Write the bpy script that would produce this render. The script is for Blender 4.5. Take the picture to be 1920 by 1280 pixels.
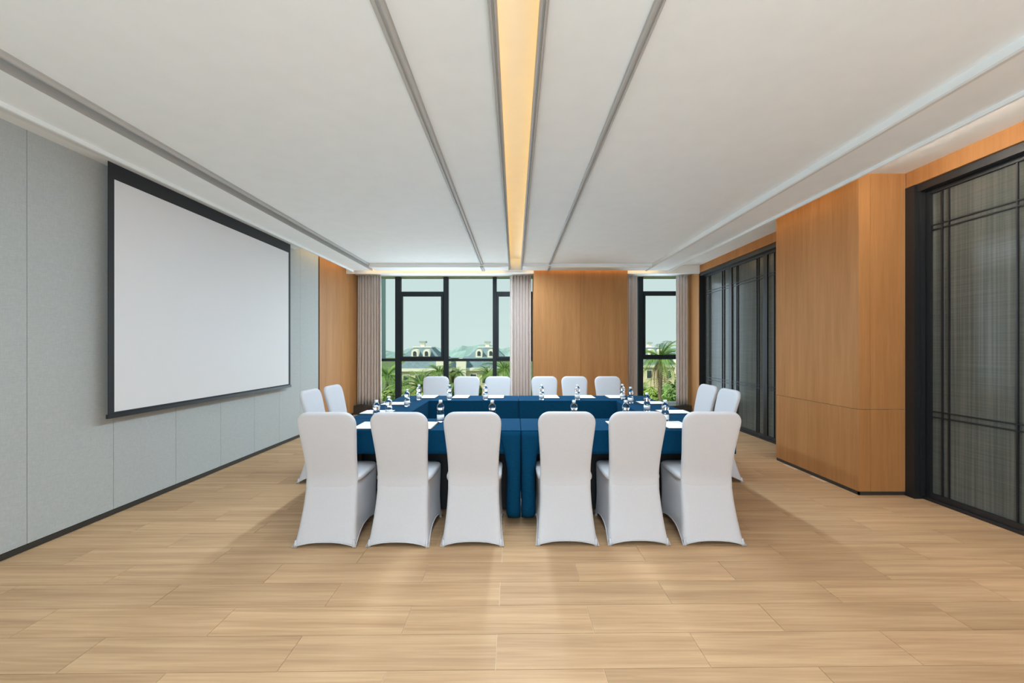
import bpy, bmesh, math, random
from math import sin, cos, pi, radians, sqrt
from mathutils import Vector, Matrix

for o in list(bpy.data.objects):
    bpy.data.objects.remove(o)
SC = bpy.context.scene
COL = SC.collection
random.seed(7)

# ------------------------------------------------------------------ camera, world, lights, exposure
# metres; X right, Y into the room (camera at Y = 0), Z up
cam_data = bpy.data.cameras.new('camera')
cam_data.sensor_width = 36.0
cam_data.lens = 13.5
cam_data.shift_x = -5 / 1920
cam_data.shift_y = 12 / 1920
cam_data.clip_start = 0.05
cam_data.clip_end = 2000
cam = bpy.data.objects.new('camera', cam_data)
cam.location = (0, 0, 1.4)
cam.rotation_euler = (radians(90), 0, 0)
COL.objects.link(cam)
SC.camera = cam

world = bpy.data.worlds.new('sky')
SC.world = world
world.use_nodes = True
wn = world.node_tree
wn.nodes.clear()
w_out = wn.nodes.new('ShaderNodeOutputWorld')
w_bg = wn.nodes.new('ShaderNodeBackground')
w_geo = wn.nodes.new('ShaderNodeTexCoord')
w_sep = wn.nodes.new('ShaderNodeSeparateXYZ')
w_ramp = wn.nodes.new('ShaderNodeValToRGB')
wn.links.new(w_geo.outputs['Generated'], w_sep.inputs[0])
wn.links.new(w_sep.outputs['Z'], w_ramp.inputs[0])
wn.links.new(w_ramp.outputs[0], w_bg.inputs[0])
wn.links.new(w_bg.outputs[0], w_out.inputs[0])
w_ramp.color_ramp.elements[0].position = 0.0
w_ramp.color_ramp.elements[0].color = (0.64, 0.75, 0.735, 1)
w_ramp.color_ramp.elements[1].position = 1.0
w_ramp.color_ramp.elements[1].color = (0.42, 0.60, 0.70, 1)
w_bg.inputs[1].default_value = 0.80

def lamp(name, kind, energy, color, loc, rot, **kw):
    l = bpy.data.lights.new(name, kind)
    l.energy = energy
    l.color = color
    for k, v in kw.items():
        setattr(l, k, v)
    o = bpy.data.objects.new(name, l)
    o.location = loc
    o.rotation_euler = rot
    COL.objects.link(o)
    return o

# sun over the garden (the room's own roof and walls keep it out of the hall)
lamp('sun', 'SUN', 4.5, (1.0, 0.93, 0.78), (0, 0, 30), (radians(46), 0, radians(-62)), angle=radians(1.0))
# daylight: far windows, and the window wall at the other end of the hall behind the viewer
DAY = (0.655, 0.85, 1.0)
lamp('daylight_wide_window', 'AREA', 62, DAY, (-1.45, 8.34, 1.55), (radians(-90), 0, 0), shape='RECTANGLE', size=2.6, size_y=2.5)
lamp('daylight_narrow_window', 'AREA', 18, DAY, (3.05, 8.34, 1.55), (radians(-90), 0, 0), shape='RECTANGLE', size=0.6, size_y=2.5)
lamp('daylight_rear_window', 'AREA', 110, DAY, (-0.6, -8.12, 1.50), (radians(90), 0, 0), shape='RECTANGLE', size=5.2, size_y=2.4)
# added white slot fill, and an uplighter added unseen behind the viewer
lamp('slot_fill_table', 'AREA', 108, (0.70, 0.87, 1.0), (0.017, 5.15, 2.94), (0, 0, 0), shape='RECTANGLE', size=0.14, size_y=4.5, spread=radians(176))
lamp('slot_fill_rear', 'AREA', 72, (0.70, 0.87, 1.0), (0.017, -2.4, 2.94), (0, 0, 0), shape='RECTANGLE', size=0.14, size_y=10.5, spread=radians(176))
lamp('upward_fill', 'AREA', 400, DAY, (0.6, -3.5, 0.6), (radians(180), 0, 0), shape='RECTANGLE', size=3.0, size_y=3.0)

SC.view_settings.view_transform = 'Standard'
SC.view_settings.look = 'None'
SC.view_settings.gamma = 1.0
SC.view_settings.use_curve_mapping = False
SC.view_settings.exposure = 0.40
try:
    SC.cycles.max_bounces = 10
    SC.cycles.diffuse_bounces = 6
    SC.cycles.glossy_bounces = 4
    SC.cycles.transmission_bounces = 8
    SC.cycles.transparent_max_bounces = 12
    SC.cycles.sample_clamp_indirect = 6.0
    SC.cycles.caustics_reflective = False
    SC.cycles.caustics_refractive = False
except Exception:
    pass

# ------------------------------------------------------------------ materials
MATS = {}

def new_mat(name):
    m = bpy.data.materials.new(name)
    m.use_nodes = True
    nt = m.node_tree
    nt.nodes.clear()
    out = nt.nodes.new('ShaderNodeOutputMaterial')
    MATS[name] = m
    return m, nt, out

def plain(name, col, rough=0.6, metal=0.0, spec=0.5, sheen=0.0, noise=0.0, nscale=20.0, coat=0.0):
    m, nt, out = new_mat(name)
    b = nt.nodes.new('ShaderNodeBsdfPrincipled')
    nt.links.new(b.outputs[0], out.inputs[0])
    b.inputs['Base Color'].default_value = (*col, 1)
    b.inputs['Roughness'].default_value = rough
    b.inputs['Metallic'].default_value = metal
    b.inputs['Specular IOR Level'].default_value = spec
    b.inputs['Sheen Weight'].default_value = sheen
    b.inputs['Coat Weight'].default_value = coat
    if noise > 0:
        g = nt.nodes.new('ShaderNodeNewGeometry')
        n = nt.nodes.new('ShaderNodeTexNoise')
        n.inputs['Scale'].default_value = nscale
        n.inputs['Detail'].default_value = 4
        r = nt.nodes.new('ShaderNodeValToRGB')
        r.color_ramp.elements[0].position = 0.3
        r.color_ramp.elements[1].position = 0.7
        r.color_ramp.elements[0].color = (*[c * (1 - noise) for c in col], 1)
        r.color_ramp.elements[1].color = (*[min(1, c * (1 + noise)) for c in col], 1)
        nt.links.new(g.outputs['Position'], n.inputs['Vector'])
        nt.links.new(n.outputs['Fac'], r.inputs[0])
        nt.links.new(r.outputs[0], b.inputs['Base Color'])
    return m

def grain(name, dark, light, scale, rough, per_object=0.0, bump=0.0, knots=0.35, coat=0.0, offset=True, spread=(0.28, 0.72), spec=0.5):
    """wood: noise stretched along the grain; scale = (x, y, z)"""
    m, nt, out = new_mat(name)
    N = nt.nodes.new
    L = nt.links.new
    b = N('ShaderNodeBsdfPrincipled')
    L(b.outputs[0], out.inputs[0])
    b.inputs['Roughness'].default_value = rough
    b.inputs['Coat Weight'].default_value = coat
    b.inputs['Coat Roughness'].default_value = 0.25
    b.inputs['Specular IOR Level'].default_value = spec
    g = N('ShaderNodeNewGeometry')
    oi = N('ShaderNodeObjectInfo')
    add = N('ShaderNodeVectorMath')
    add.operation = 'ADD'
    comb = N('ShaderNodeCombineXYZ')
    mul = N('ShaderNodeMath')
    mul.operation = 'MULTIPLY'
    mul.inputs[1].default_value = 37.0 if offset else 0.0
    L(oi.outputs['Random'], mul.inputs[0])
    for i in range(3):
        L(mul.outputs[0], comb.inputs[i])
    L(g.outputs['Position'], add.inputs[0])
    L(comb.outputs[0], add.inputs[1])
    mp = N('ShaderNodeMapping')
    mp.inputs['Scale'].default_value = scale
    L(add.outputs[0], mp.inputs['Vector'])
    n1 = N('ShaderNodeTexNoise')
    n1.inputs['Scale'].default_value = 1.0
    n1.inputs['Detail'].default_value = 6
    n1.inputs['Roughness'].default_value = 0.62
    n1.inputs['Distortion'].default_value = knots
    L(mp.outputs[0], n1.inputs['Vector'])
    mp2 = N('ShaderNodeMapping')
    mp2.inputs['Scale'].default_value = [s * 5.5 for s in scale]
    L(add.outputs[0], mp2.inputs['Vector'])
    n2 = N('ShaderNodeTexNoise')
    n2.inputs['Scale'].default_value = 1.0
    n2.inputs['Detail'].default_value = 3
    L(mp2.outputs[0], n2.inputs['Vector'])
    mixf = N('ShaderNodeMix')
    mixf.data_type = 'FLOAT'
    mixf.inputs[0].default_value = 0.3
    L(n1.outputs['Fac'], mixf.inputs[2])
    L(n2.outputs['Fac'], mixf.inputs[3])
    r = N('ShaderNodeValToRGB')
    r.color_ramp.elements[0].position = spread[0]
    r.color_ramp.elements[1].position = spread[1]
    r.color_ramp.elements[0].color = (*dark, 1)
    r.color_ramp.elements[1].color = (*light, 1)
    L(mixf.outputs[0], r.inputs[0])
    hsv = N('ShaderNodeHueSaturation')
    mr = N('ShaderNodeMapRange')
    mr.inputs['To Min'].default_value = 1 - per_object
    mr.inputs['To Max'].default_value = 1 + per_object
    L(oi.outputs['Random'], mr.inputs['Value'])
    L(mr.outputs[0], hsv.inputs['Value'])
    L(r.outputs[0], hsv.inputs['Color'])
    L(hsv.outputs[0], b.inputs['Base Color'])
    if bump > 0:
        bp = N('ShaderNodeBump')
        bp.inputs['Strength'].default_value = bump
        bp.inputs['Distance'].default_value = 0.002
        L(mixf.outputs[0], bp.inputs['Height'])
        L(bp.outputs[0], b.inputs['Normal'])
    return m

def weave(name, dark, light, scale, rough=0.9, bump=0.15, spec=0.25):
    m, nt, out = new_mat(name)
    N = nt.nodes.new
    L = nt.links.new
    b = N('ShaderNodeBsdfPrincipled')
    L(b.outputs[0], out.inputs[0])
    b.inputs['Roughness'].default_value = rough
    b.inputs['Specular IOR Level'].default_value = spec
    g = N('ShaderNodeNewGeometry')
    fs = []
    for sc in ((scale, scale, scale * 0.12), (scale * 0.12, scale * 0.12, scale)):
        mp = N('ShaderNodeMapping')
        mp.inputs['Scale'].default_value = sc
        L(g.outputs['Position'], mp.inputs['Vector'])
        n = N('ShaderNodeTexNoise')
        n.inputs['Scale'].default_value = 1.0
        n.inputs['Detail'].default_value = 3
        L(mp.outputs[0], n.inputs['Vector'])
        fs.append(n)
    mx = N('ShaderNodeMath')
    mx.operation = 'ADD'
    L(fs[0].outputs['Fac'], mx.inputs[0])
    L(fs[1].outputs['Fac'], mx.inputs[1])
    r = N('ShaderNodeMapRange')
    r.inputs['From Min'].default_value = 0.7
    r.inputs['From Max'].default_value = 1.3
    L(mx.outputs[0], r.inputs['Value'])
    cr = N('ShaderNodeValToRGB')
    cr.color_ramp.elements[0].color = (*dark, 1)
    cr.color_ramp.elements[1].color = (*light, 1)
    L(r.outputs[0], cr.inputs[0])
    L(cr.outputs[0], b.inputs['Base Color'])
    bp = N('ShaderNodeBump')
    bp.inputs['Strength'].default_value = bump
    bp.inputs['Distance'].default_value = 0.001
    L(r.outputs[0], bp.inputs['Height'])
    L(bp.outputs[0], b.inputs['Normal'])
    return m

def emit(name, col, strength):
    m, nt, out = new_mat(name)
    e = nt.nodes.new('ShaderNodeEmission')
    e.inputs[0].default_value = (*col, 1)
    e.inputs[1].default_value = strength
    nt.links.new(e.outputs[0], out.inputs[0])
    return m

def pane_mat(name, tint, refl):
    """thin flat pane: clear, with a fresnel reflection"""
    m, nt, out = new_mat(name)
    N = nt.nodes.new
    t = N('ShaderNodeBsdfTransparent')
    t.inputs[0].default_value = (*tint, 1)
    g = N('ShaderNodeBsdfGlossy')
    g.inputs['Roughness'].default_value = 0.02
    f = N('ShaderNodeFresnel')
    f.inputs['IOR'].default_value = refl
    mx = N('ShaderNodeMixShader')
    nt.links.new(f.outputs[0], mx.inputs[0])
    nt.links.new(t.outputs[0], mx.inputs[1])
    nt.links.new(g.outputs[0], mx.inputs[2])
    nt.links.new(mx.outputs[0], out.inputs[0])
    return m

def reeded(name, dark, light):
    """glass laminated over fine vertical mesh"""
    m, nt, out = new_mat(name)
    N = nt.nodes.new
    L = nt.links.new
    b = N('ShaderNodeBsdfPrincipled')
    L(b.outputs[0], out.inputs[0])
    g = N('ShaderNodeNewGeometry')
    mp = N('ShaderNodeMapping')
    mp.inputs['Scale'].default_value = (60, 60, 0.6)
    L(g.outputs['Position'], mp.inputs['Vector'])
    n = N('ShaderNodeTexNoise')
    n.inputs['Scale'].default_value = 1
    n.inputs['Detail'].default_value = 5
    L(mp.outputs[0], n.inputs['Vector'])
    mp2 = N('ShaderNodeMapping')
    mp2.inputs['Scale'].default_value = (2, 2, 160)
    L(g.outputs['Position'], mp2.inputs['Vector'])
    n2 = N('ShaderNodeTexNoise')
    n2.inputs['Scale'].default_value = 1
    L(mp2.outputs[0], n2.inputs['Vector'])
    mx = N('ShaderNodeMix')
    mx.data_type = 'FLOAT'
    mx.inputs[0].default_value = 0.3
    L(n.outputs['Fac'], mx.inputs[2])
    L(n2.outputs['Fac'], mx.inputs[3])
    cr = N('ShaderNodeValToRGB')
    cr.color_ramp.elements[0].position = 0.35
    cr.color_ramp.elements[1].position = 0.65
    cr.color_ramp.elements[0].color = (*dark, 1)
    cr.color_ramp.elements[1].color = (*light, 1)
    L(mx.outputs[0], cr.inputs[0])
    L(cr.outputs[0], b.inputs['Base Color'])
    b.inputs['Roughness'].default_value = 0.7
    b.inputs['Specular IOR Level'].default_value = 0.1
    b.inputs['Coat Weight'].default_value = 0.45
    b.inputs['Coat Roughness'].default_value = 0.16
    b.inputs['Coat IOR'].default_value = 1.45
    return m

M_ceiling = plain('ceiling_paint', (0.86, 0.885, 0.885), 0.85, spec=0.2, noise=0.015, nscale=6)
M_trim = plain('trim_paint', (0.70, 0.69, 0.66), 0.7, spec=0.25)
M_profile = plain('grey_profile', (0.46, 0.45, 0.43), 0.6, spec=0.3)
M_shell = plain('white_plaster', (0.74, 0.73, 0.70), 0.85, spec=0.2)
M_wallfabric = weave('grey_wall_fabric', (0.40, 0.425, 0.42), (0.47, 0.495, 0.49), 260)
M_wood = grain('oak_veneer', (0.335, 0.150, 0.052), (0.475, 0.230, 0.086), (9, 9, 0.55), 0.5, per_object=0.03, bump=0.03, spec=0.15)
M_plank = grain('oak_plank_tile', (0.425, 0.255, 0.134), (0.61, 0.395, 0.222), (0.55, 15, 15), 0.55, per_object=0.06, bump=0.04, knots=0.55, spread=(0.34, 0.62), spec=0.22)
M_grout = plain('pale_grout', (0.74, 0.56, 0.38), 0.8)
M_black = plain('black_metal', (0.012, 0.013, 0.015), 0.4)
M_blackmatte = plain('black_matte', (0.014, 0.014, 0.016), 0.7)
M_frame = plain('anthracite_frame', (0.010, 0.016, 0.020), 0.5, spec=0.3)
M_base = plain('dark_skirting', (0.030, 0.027, 0.022), 0.5)
M_screen = plain('screen_fabric', (0.74, 0.735, 0.74), 0.9, spec=0.15)
M_cover = weave('white_stretch_fabric', (0.565, 0.562, 0.588), (0.61, 0.607, 0.633), 500, 0.8, 0.05)
M_cloth = weave('navy_tablecloth', (0.0015, 0.036, 0.082), (0.0025, 0.050, 0.115), 300, 0.95, 0.1, 0.08)
M_paper = plain('white_paper', (0.86, 0.87, 0.88), 0.8, spec=0.2)
M_folder = plain('black_folder', (0.012, 0.012, 0.014), 0.5)
M_cap = plain('white_cap', (0.85, 0.87, 0.88), 0.45)
M_label = plain('white_label', (0.80, 0.83, 0.84), 0.6)
M_curtain = weave('taupe_curtain', (0.64, 0.565, 0.52), (0.74, 0.66, 0.61), 240, 0.9, 0.1)
M_stone = plain('dark_stone', (0.05, 0.042, 0.035), 0.35, noise=0.35, nscale=9)
M_glass = pane_mat('window_glass', (0.96, 0.99, 0.98), 1.10)
M_reed = reeded('reeded_glass', (0.055, 0.062, 0.056), (0.125, 0.13, 0.115))
M_dark = plain('table_board', (0.02, 0.018, 0.017), 0.6)
M_led = emit('warm_led', (1.0, 0.52, 0.08), 5.4)
M_covefill = emit('white_cove_fill', (1.0, 0.88, 0.74), 105.0)  # added hidden fill that brightens the column front and header
M_led2 = emit('warm_cove_led', (1.0, 0.62, 0.24), 7.5)

m, nt, out = new_mat('bottle_plastic')
b = nt.nodes.new('ShaderNodeBsdfPrincipled')
b.inputs['Base Color'].default_value = (0.95, 0.98, 1.0, 1)
b.inputs['Roughness'].default_value = 0.03
b.inputs['IOR'].default_value = 1.30
b.inputs['Transmission Weight'].default_value = 1.0
nt.links.new(b.outputs[0], out.inputs[0])
M_bottle = m

M_villa = plain('cream_render', (0.72, 0.62, 0.40), 0.85, noise=0.06, nscale=2)
M_villatrim = plain('white_stone_trim', (0.85, 0.82, 0.70), 0.8)
M_roof = plain('blue_slate', (0.13, 0.20, 0.235), 0.7, noise=0.18, nscale=3)
M_pane = plain('dark_window', (0.05, 0.06, 0.07), 0.2)
M_tower = plain('tower_concrete', (0.32, 0.40, 0.40), 0.85)
M_palm = plain('palm_leaf', (0.15, 0.26, 0.05), 0.5, noise=0.45, nscale=1.4)
M_palmdry = plain('dry_palm_leaf', (0.26, 0.19, 0.10), 0.8, noise=0.3, nscale=3)
M_trunk = plain('palm_trunk', (0.13, 0.10, 0.075), 0.9, noise=0.3, nscale=5)
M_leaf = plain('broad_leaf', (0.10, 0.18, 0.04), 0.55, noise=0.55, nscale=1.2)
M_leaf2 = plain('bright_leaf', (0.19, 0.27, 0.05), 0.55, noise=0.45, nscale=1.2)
M_grass = plain('lawn', (0.08, 0.13, 0.035), 0.9, noise=0.3, nscale=0.4)
M_far = plain('far_hazy_green', (0.22, 0.33, 0.32), 0.95, noise=0.2, nscale=0.03)  # distance haze is mixed into this base colour

# ------------------------------------------------------------------ mesh helpers
def link(name, mesh, mat=None, parent=None, smooth=False):
    o = bpy.data.objects.new(name, mesh)
    COL.objects.link(o)
    if mat is not None and not mesh.materials:
        mesh.materials.append(mat)
    if parent is not None:
        o.parent = parent
    if smooth:
        for p in mesh.polygons:
            p.use_smooth = True
    return o

def bm_obj(name, bm, mat, parent=None, smooth=False):
    bmesh.ops.recalc_face_normals(bm, faces=bm.faces)
    me = bpy.data.meshes.new(name)
    bm.to_mesh(me)
    bm.free()
    return link(name, me, mat, parent, smooth)

def add_box(bm, x0, x1, y0, y1, z0, z1):
    vs = [bm.verts.new(p) for p in ((x0, y0, z0), (x1, y0, z0), (x1, y1, z0), (x0, y1, z0),
                                    (x0, y0, z1), (x1, y0, z1), (x1, y1, z1), (x0, y1, z1))]
    for f in ((0, 3, 2, 1), (4, 5, 6, 7), (0, 1, 5, 4), (1, 2, 6, 5), (2, 3, 7, 6), (3, 0, 4, 7)):
        bm.faces.new([vs[i] for i in f])

def box(name, x0, x1, y0, y1, z0, z1, mat, parent=None, bevel=0.0, seg=2):
    bm = bmesh.new()
    add_box(bm, min(x0, x1), max(x0, x1), min(y0, y1), max(y0, y1), min(z0, z1), max(z0, z1))
    if bevel > 0:
        bmesh.ops.bevel(bm, geom=list(bm.edges), offset=bevel, segments=seg, profile=0.6, affect='EDGES')
    return bm_obj(name, bm, mat, parent)

def boxes(name, lst, mat, parent=None):
    bm = bmesh.new()
    for b_ in lst:
        add_box(bm, *b_)
    return bm_obj(name, bm, mat, parent)

def prism_y(name, pts, y0, y1, mat, parent=None):
    """polygon in XZ extruded along Y"""
    bm = bmesh.new()
    a = [bm.verts.new((x, y0, z)) for x, z in pts]
    c = [bm.verts.new((x, y1, z)) for x, z in pts]
    n = len(pts)
    bm.faces.new(a)
    bm.faces.new(list(reversed(c)))
    for i in range(n):
        bm.faces.new((a[i], c[i], c[(i + 1) % n], a[(i + 1) % n]))
    return bm_obj(name, bm, mat, parent)

def prism_x(name, pts, x0, x1, mat, parent=None):
    """polygon in YZ extruded along X"""
    bm = bmesh.new()
    a = [bm.verts.new((x0, y, z)) for y, z in pts]
    c = [bm.verts.new((x1, y, z)) for y, z in pts]
    n = len(pts)
    bm.faces.new(a)
    bm.faces.new(list(reversed(c)))
    for i in range(n):
        bm.faces.new((a[i], c[i], c[(i + 1) % n], a[(i + 1) % n]))
    return bm_obj(name, bm, mat, parent)

def lathe(bm, prof, n=20, center=(0, 0), cap=True):
    rings = []
    for r, z in prof:
        rings.append([bm.verts.new((center[0] + r * cos(2 * pi * i / n), center[1] + r * sin(2 * pi * i / n), z)) for i in range(n)])
    for a, c in zip(rings, rings[1:]):
        for i in range(n):
            bm.faces.new((a[i], a[(i + 1) % n], c[(i + 1) % n], c[i]))
    if cap:
        bm.faces.new(list(reversed(rings[0])))
        bm.faces.new(rings[-1])

def tube(bm, pts, r, n=6, closed=False):
    pts = [Vector(p) for p in pts]
    rr = r if isinstance(r, (list, tuple)) else [r] * len(pts)
    rings = []
    N_ = len(pts)
    for i, p in enumerate(pts):
        if closed:
            t = pts[(i + 1) % N_] - pts[i - 1]
        else:
            t = pts[min(i + 1, N_ - 1)] - pts[max(i - 1, 0)]
        t.normalize()
        up = Vector((0, 0, 1)) if abs(t.z) < 0.9 else Vector((1, 0, 0))
        u = t.cross(up).normalized()
        v = u.cross(t)
        rings.append([bm.verts.new(p + (u * cos(2 * pi * k / n) + v * sin(2 * pi * k / n)) * rr[i]) for k in range(n)])
    seq = list(zip(rings, rings[1:]))
    if closed:
        seq.append((rings[-1], rings[0]))
    for a, c in seq:
        for k in range(n):
            bm.faces.new((a[k], a[(k + 1) % n], c[(k + 1) % n], c[k]))
    if not closed:
        bm.faces.new(list(reversed(rings[0])))
        bm.faces.new(rings[-1])

def empty(name, loc=(0, 0, 0), rz=0.0):
    o = bpy.data.objects.new(name, None)
    o.location = loc
    o.rotation_euler = (0, 0, rz)
    o.empty_display_size = 0.1
    COL.objects.link(o)
    return o

def tag(o, label, cat, group=None, kind=None):
    o['label'] = label
    o['category'] = cat
    if group:
        o['group'] = group
    if kind:
        o['kind'] = kind
    return o

def dup(root, loc, rz):
    r = root.copy()
    COL.objects.link(r)
    r.location = loc
    r.rotation_euler = (0, 0, rz)
    for ch in root.children:
        c = ch.copy()
        COL.objects.link(c)
        c.parent = r
        for g in ch.children:
            d = g.copy()
            COL.objects.link(d)
            d.parent = c
    return r

def lerp_tab(tab, z):
    if z <= tab[0][0]:
        return tab[0][1]
    for (a, va), (c, vc) in zip(tab, tab[1:]):
        if z <= c:
            t = (z - a) / (c - a)
            return va + (vc - va) * t
    return tab[-1][1]

# ------------------------------------------------------------------ the room shell
XL, XR = -3.378, 3.82            # left wall face, right door plane
YB, YF = -8.0, 8.6               # wall behind the camera, outside of the window wall
ZT = 3.055                       # top ceiling level in the coves

# --- floor: a bed with single planks laid in half bond
floor = box('floor', XL - 0.1, 4.0, YB, 8.5, -0.06, -0.0035, M_grout)
tag(floor, 'light oak plank-look tiled floor of the hall', 'floor', kind='structure')
PL, PW, GAP = 0.945, 0.209, 0.0028
pm = bpy.data.meshes.new('plank')
bm = bmesh.new()
add_box(bm, -0.5, 0.5, -0.5, 0.5, -0.003, 0.0)
bmesh.ops.recalc_face_normals(bm, faces=bm.faces)
bm.to_mesh(pm)
bm.free()
pm.materials.append(M_plank)
TILT = 0.0113
rest = bmesh.new()
row = 0
y = 1.672 - PW * 2
k0 = -2
while y < 8.03:
    off = -0.085 if (k0 % 2 == 0) else 0.39
    yc = y + PW / 2
    for j in range(-6, 6):
        x0 = off + j * PL
        x1 = x0 + PL
        lim_r = 3.80
        x0c, x1c = max(x0, XL + 0.006), min(x1, lim_r)
        if x1c - x0c < 0.05:
            continue
        # keep only what the frame can plausibly see, the rest is one joined field below
        vis = min(abs(x0c), abs(x1c)) if x0c * x1c > 0 else 0
        xc = (x0c + x1c) / 2
        yy = yc + TILT * xc
        if yy + PW > 1.5 and vis < (yy + PW) * 1.40 and not (yy < 4.7 and yy > 3.72 and xc > 3.3):
            o = link('plank', pm, None, floor)
            o.location = (xc, yy, 0)
            o.rotation_euler = (0, 0, math.atan(TILT))
            o.scale = (x1c - x0c - GAP, PW - GAP, 1)
    y += PW
    k0 += 1
bm = bmesh.new()
yy = YB + 0.02
k0 = 0
while yy < 1.36:
    off = -0.085 if (k0 % 2 == 0) else 0.39
    for j in range(-5, 5):
        x0 = max(off + j * PL, XL + 0.006)
        x1 = min(off + (j + 1) * PL, 3.80)
        if x1 - x0 > 0.05:
            add_box(bm, x0, x1 - GAP, yy, min(yy + PW, 1.22) - GAP, -0.003, 0.0)
    yy += PW
    if yy > 1.2:
        break
o = bm_obj('plank_field', bm, M_plank, floor)
o['kind'] = 'stuff'

# --- left wall: plaster backing, fabric panels, oak panels
wall_left = box('wall_left', XL - 0.14, XL - 0.025, YB, YF, -0.06, 3.3, M_shell)
tag(wall_left, 'left wall of grey fabric panels ending in oak near the window', 'wall', kind='structure')
seams = [-7.98, -6.46, -5.89, -5.32, -4.75, -4.18, -3.61, -3.04, -2.47, -1.90, -1.33, -0.76, -0.19, 0.38, 0.95, 1.52, 2.09, 2.661, 3.234, 3.83, 4.414, 4.984, 5.515, 6.05, 6.610]
for a, c in zip(seams, seams[1:]):
    box('panel', XL - 0.024, XL, a + 0.0012, c - 0.0012, 0.042, 3.0, M_wallfabric, wall_left, bevel=0.0018, seg=1)
box('reveal', XL - 0.024, XL - 0.012, 6.610, 6.652, 0.042, 2.95, M_blackmatte, wall_left)
box('oak_panel', XL - 0.024, XL, 6.652, 7.70, 0.042, 3.0, M_wood, wall_left, bevel=0.001, seg=1)
box('oak_panel', XL - 0.024, XL - 0.004, 7.703, 8.44, 0.0, 3.0, M_wood, wall_left, bevel=0.001, seg=1)
skl = box('baseboard_left', XL - 0.02, XL + 0.004, YB, 8.04, 0.0, 0.040, M_base)
tag(skl, 'thin dark skirting strip along the grey left wall', 'skirting', kind='structure')

# --- right wall: plaster backing, oak header, oak column, doors in the recess
wall_right = box('wall_right', 3.95, 4.1, YB, YF, -0.06, 3.3, M_shell)
tag(wall_right, 'right wall with an oak header above the sliding doors', 'wall', kind='structure')
XH = 3.712
hy = [YB, -1.4, -0.2, 1.0, 2.3, 3.645]
for a, c in zip(hy, hy[1:]):
    box('oak_header', XH, 3.94, a + 0.001, c - 0.001, 2.912, 3.3, M_wood, wall_right)
for a, c in ((4.806, 6.26), (6.26, 7.74)):
    box('oak_header', XH, 3.94, a + 0.001, c - 0.001, 2.912, 3.3, M_wood, wall_right)
for a, c in ((YB, -1.4), (-1.4, -0.2), (-0.2, 1.0), (1.0, 1.9)):
    box('oak_panel', XH + 0.004, 3.94, a + 0.001, c - 0.001, 0.0, 2.911, M_wood, wall_right)

column = box('wall_column', 3.285, 3.94, 3.665, 4.785, 0.0, 3.3, M_shell)
tag(column, 'oak-clad column standing proud between the two sliding door bays', 'column', kind='structure')
GZ = 0.815
for z0, z1 in ((0.036, GZ - 0.0015), (GZ + 0.0015, 3.12)):
    box('oak_panel', 3.267, 3.284, 3.6485, 4.80, z0, z1, M_wood, column, bevel=0.0012, seg=1)
    box('oak_panel', 3.2672, 3.3775, 3.647, 3.664, z0, z1, M_wood, column, bevel=0.0012, seg=1)
    box('oak_panel', 3.3795, XH, 3.647, 3.664, z0, z1, M_wood, column, bevel=0.0012, seg=1)
    box('oak_panel', 3.285, 3.94, 4.786, 4.80, z0, z1, M_wood, column, bevel=0.0012, seg=1)
skc = boxes('baseboard_column', [(3.272, 3.286, 3.652, 4.797, 0.0, 0.035), (3.272, XH, 3.652, 3.664, 0.0, 0.035)], M_base)
tag(skc, 'dark shadow-gap skirting at the foot of the oak column', 'skirting', kind='structure')

# --- back wall: pelmet, oak pier, sill ledge, side return
wall_back = boxes('wall_back', [(XL - 0.1, 4.0, 8.56, 8.70, -0.06, 0.19), (XL - 0.1, 4.0, 8.42, 8.70, 2.96, 3.4),
                                (0.46, 2.22, 8.40, 8.70, 0.19, 2.96), (3.80, 4.0, 8.05, 8.70, -0.06, 2.96)], M_shell)
tag(wall_back, 'window wall at the far end with an oak pier and white pelmet', 'wall', kind='structure')
for x0, x1 in ((0.384, 1.310), (1.3125, 2.253)):
    box('oak_panel', x0, x1, 7.66, 7.69, 0.0, 3.10, M_wood, wall_back, bevel=0.001, seg=1)
box('oak_return', 0.386, 0.41, 7.691, 8.40, 0.19, 2.95, M_wood, wall_back)
box('oak_return', 2.228, 2.252, 7.691, 8.40, 0.19, 2.95, M_wood, wall_back)
box('oak_return', 3.716, 3.80, 7.746, 8.42, 0.0, 2.95, M_wood, wall_back, bevel=0.001, seg=1)
box('pelmet_board', XL, 0.382, 7.70, 7.73, 2.89, 3.2, M_ceiling, wall_back)
box('pelmet_board', 2.255, XH, 7.70, 7.73, 2.89, 3.2, M_ceiling, wall_back)

for x0, x1, nm in ((XL + 0.002, 0.384, 'left'), (2.253, 3.714, 'right')):
    t = box('trim_sill_' + nm, x0, x1, 8.05, 8.555, 0.0, 0.187, M_stone, bevel=0.004)
    tag(t, 'dark stone window ledge below the ' + ('wide left window' if nm == 'left' else 'narrow right window'), 'window sill', kind='structure')

# --- wall behind the camera with a wide window opening
wall_rear = boxes('wall_rear', [(XL - 0.1, -3.2, YB - 0.12, YB, -0.06, 3.3), (2.0, 4.0, YB - 0.12, YB, -0.06, 3.3),
                                (-3.2, 2.0, YB - 0.12, YB, -0.06, 0.25), (-3.2, 2.0, YB - 0.12, YB, 2.75, 3.3)], M_shell)
tag(wall_rear, 'plain white wall with a window band behind the viewer', 'wall', kind='structure')

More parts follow.
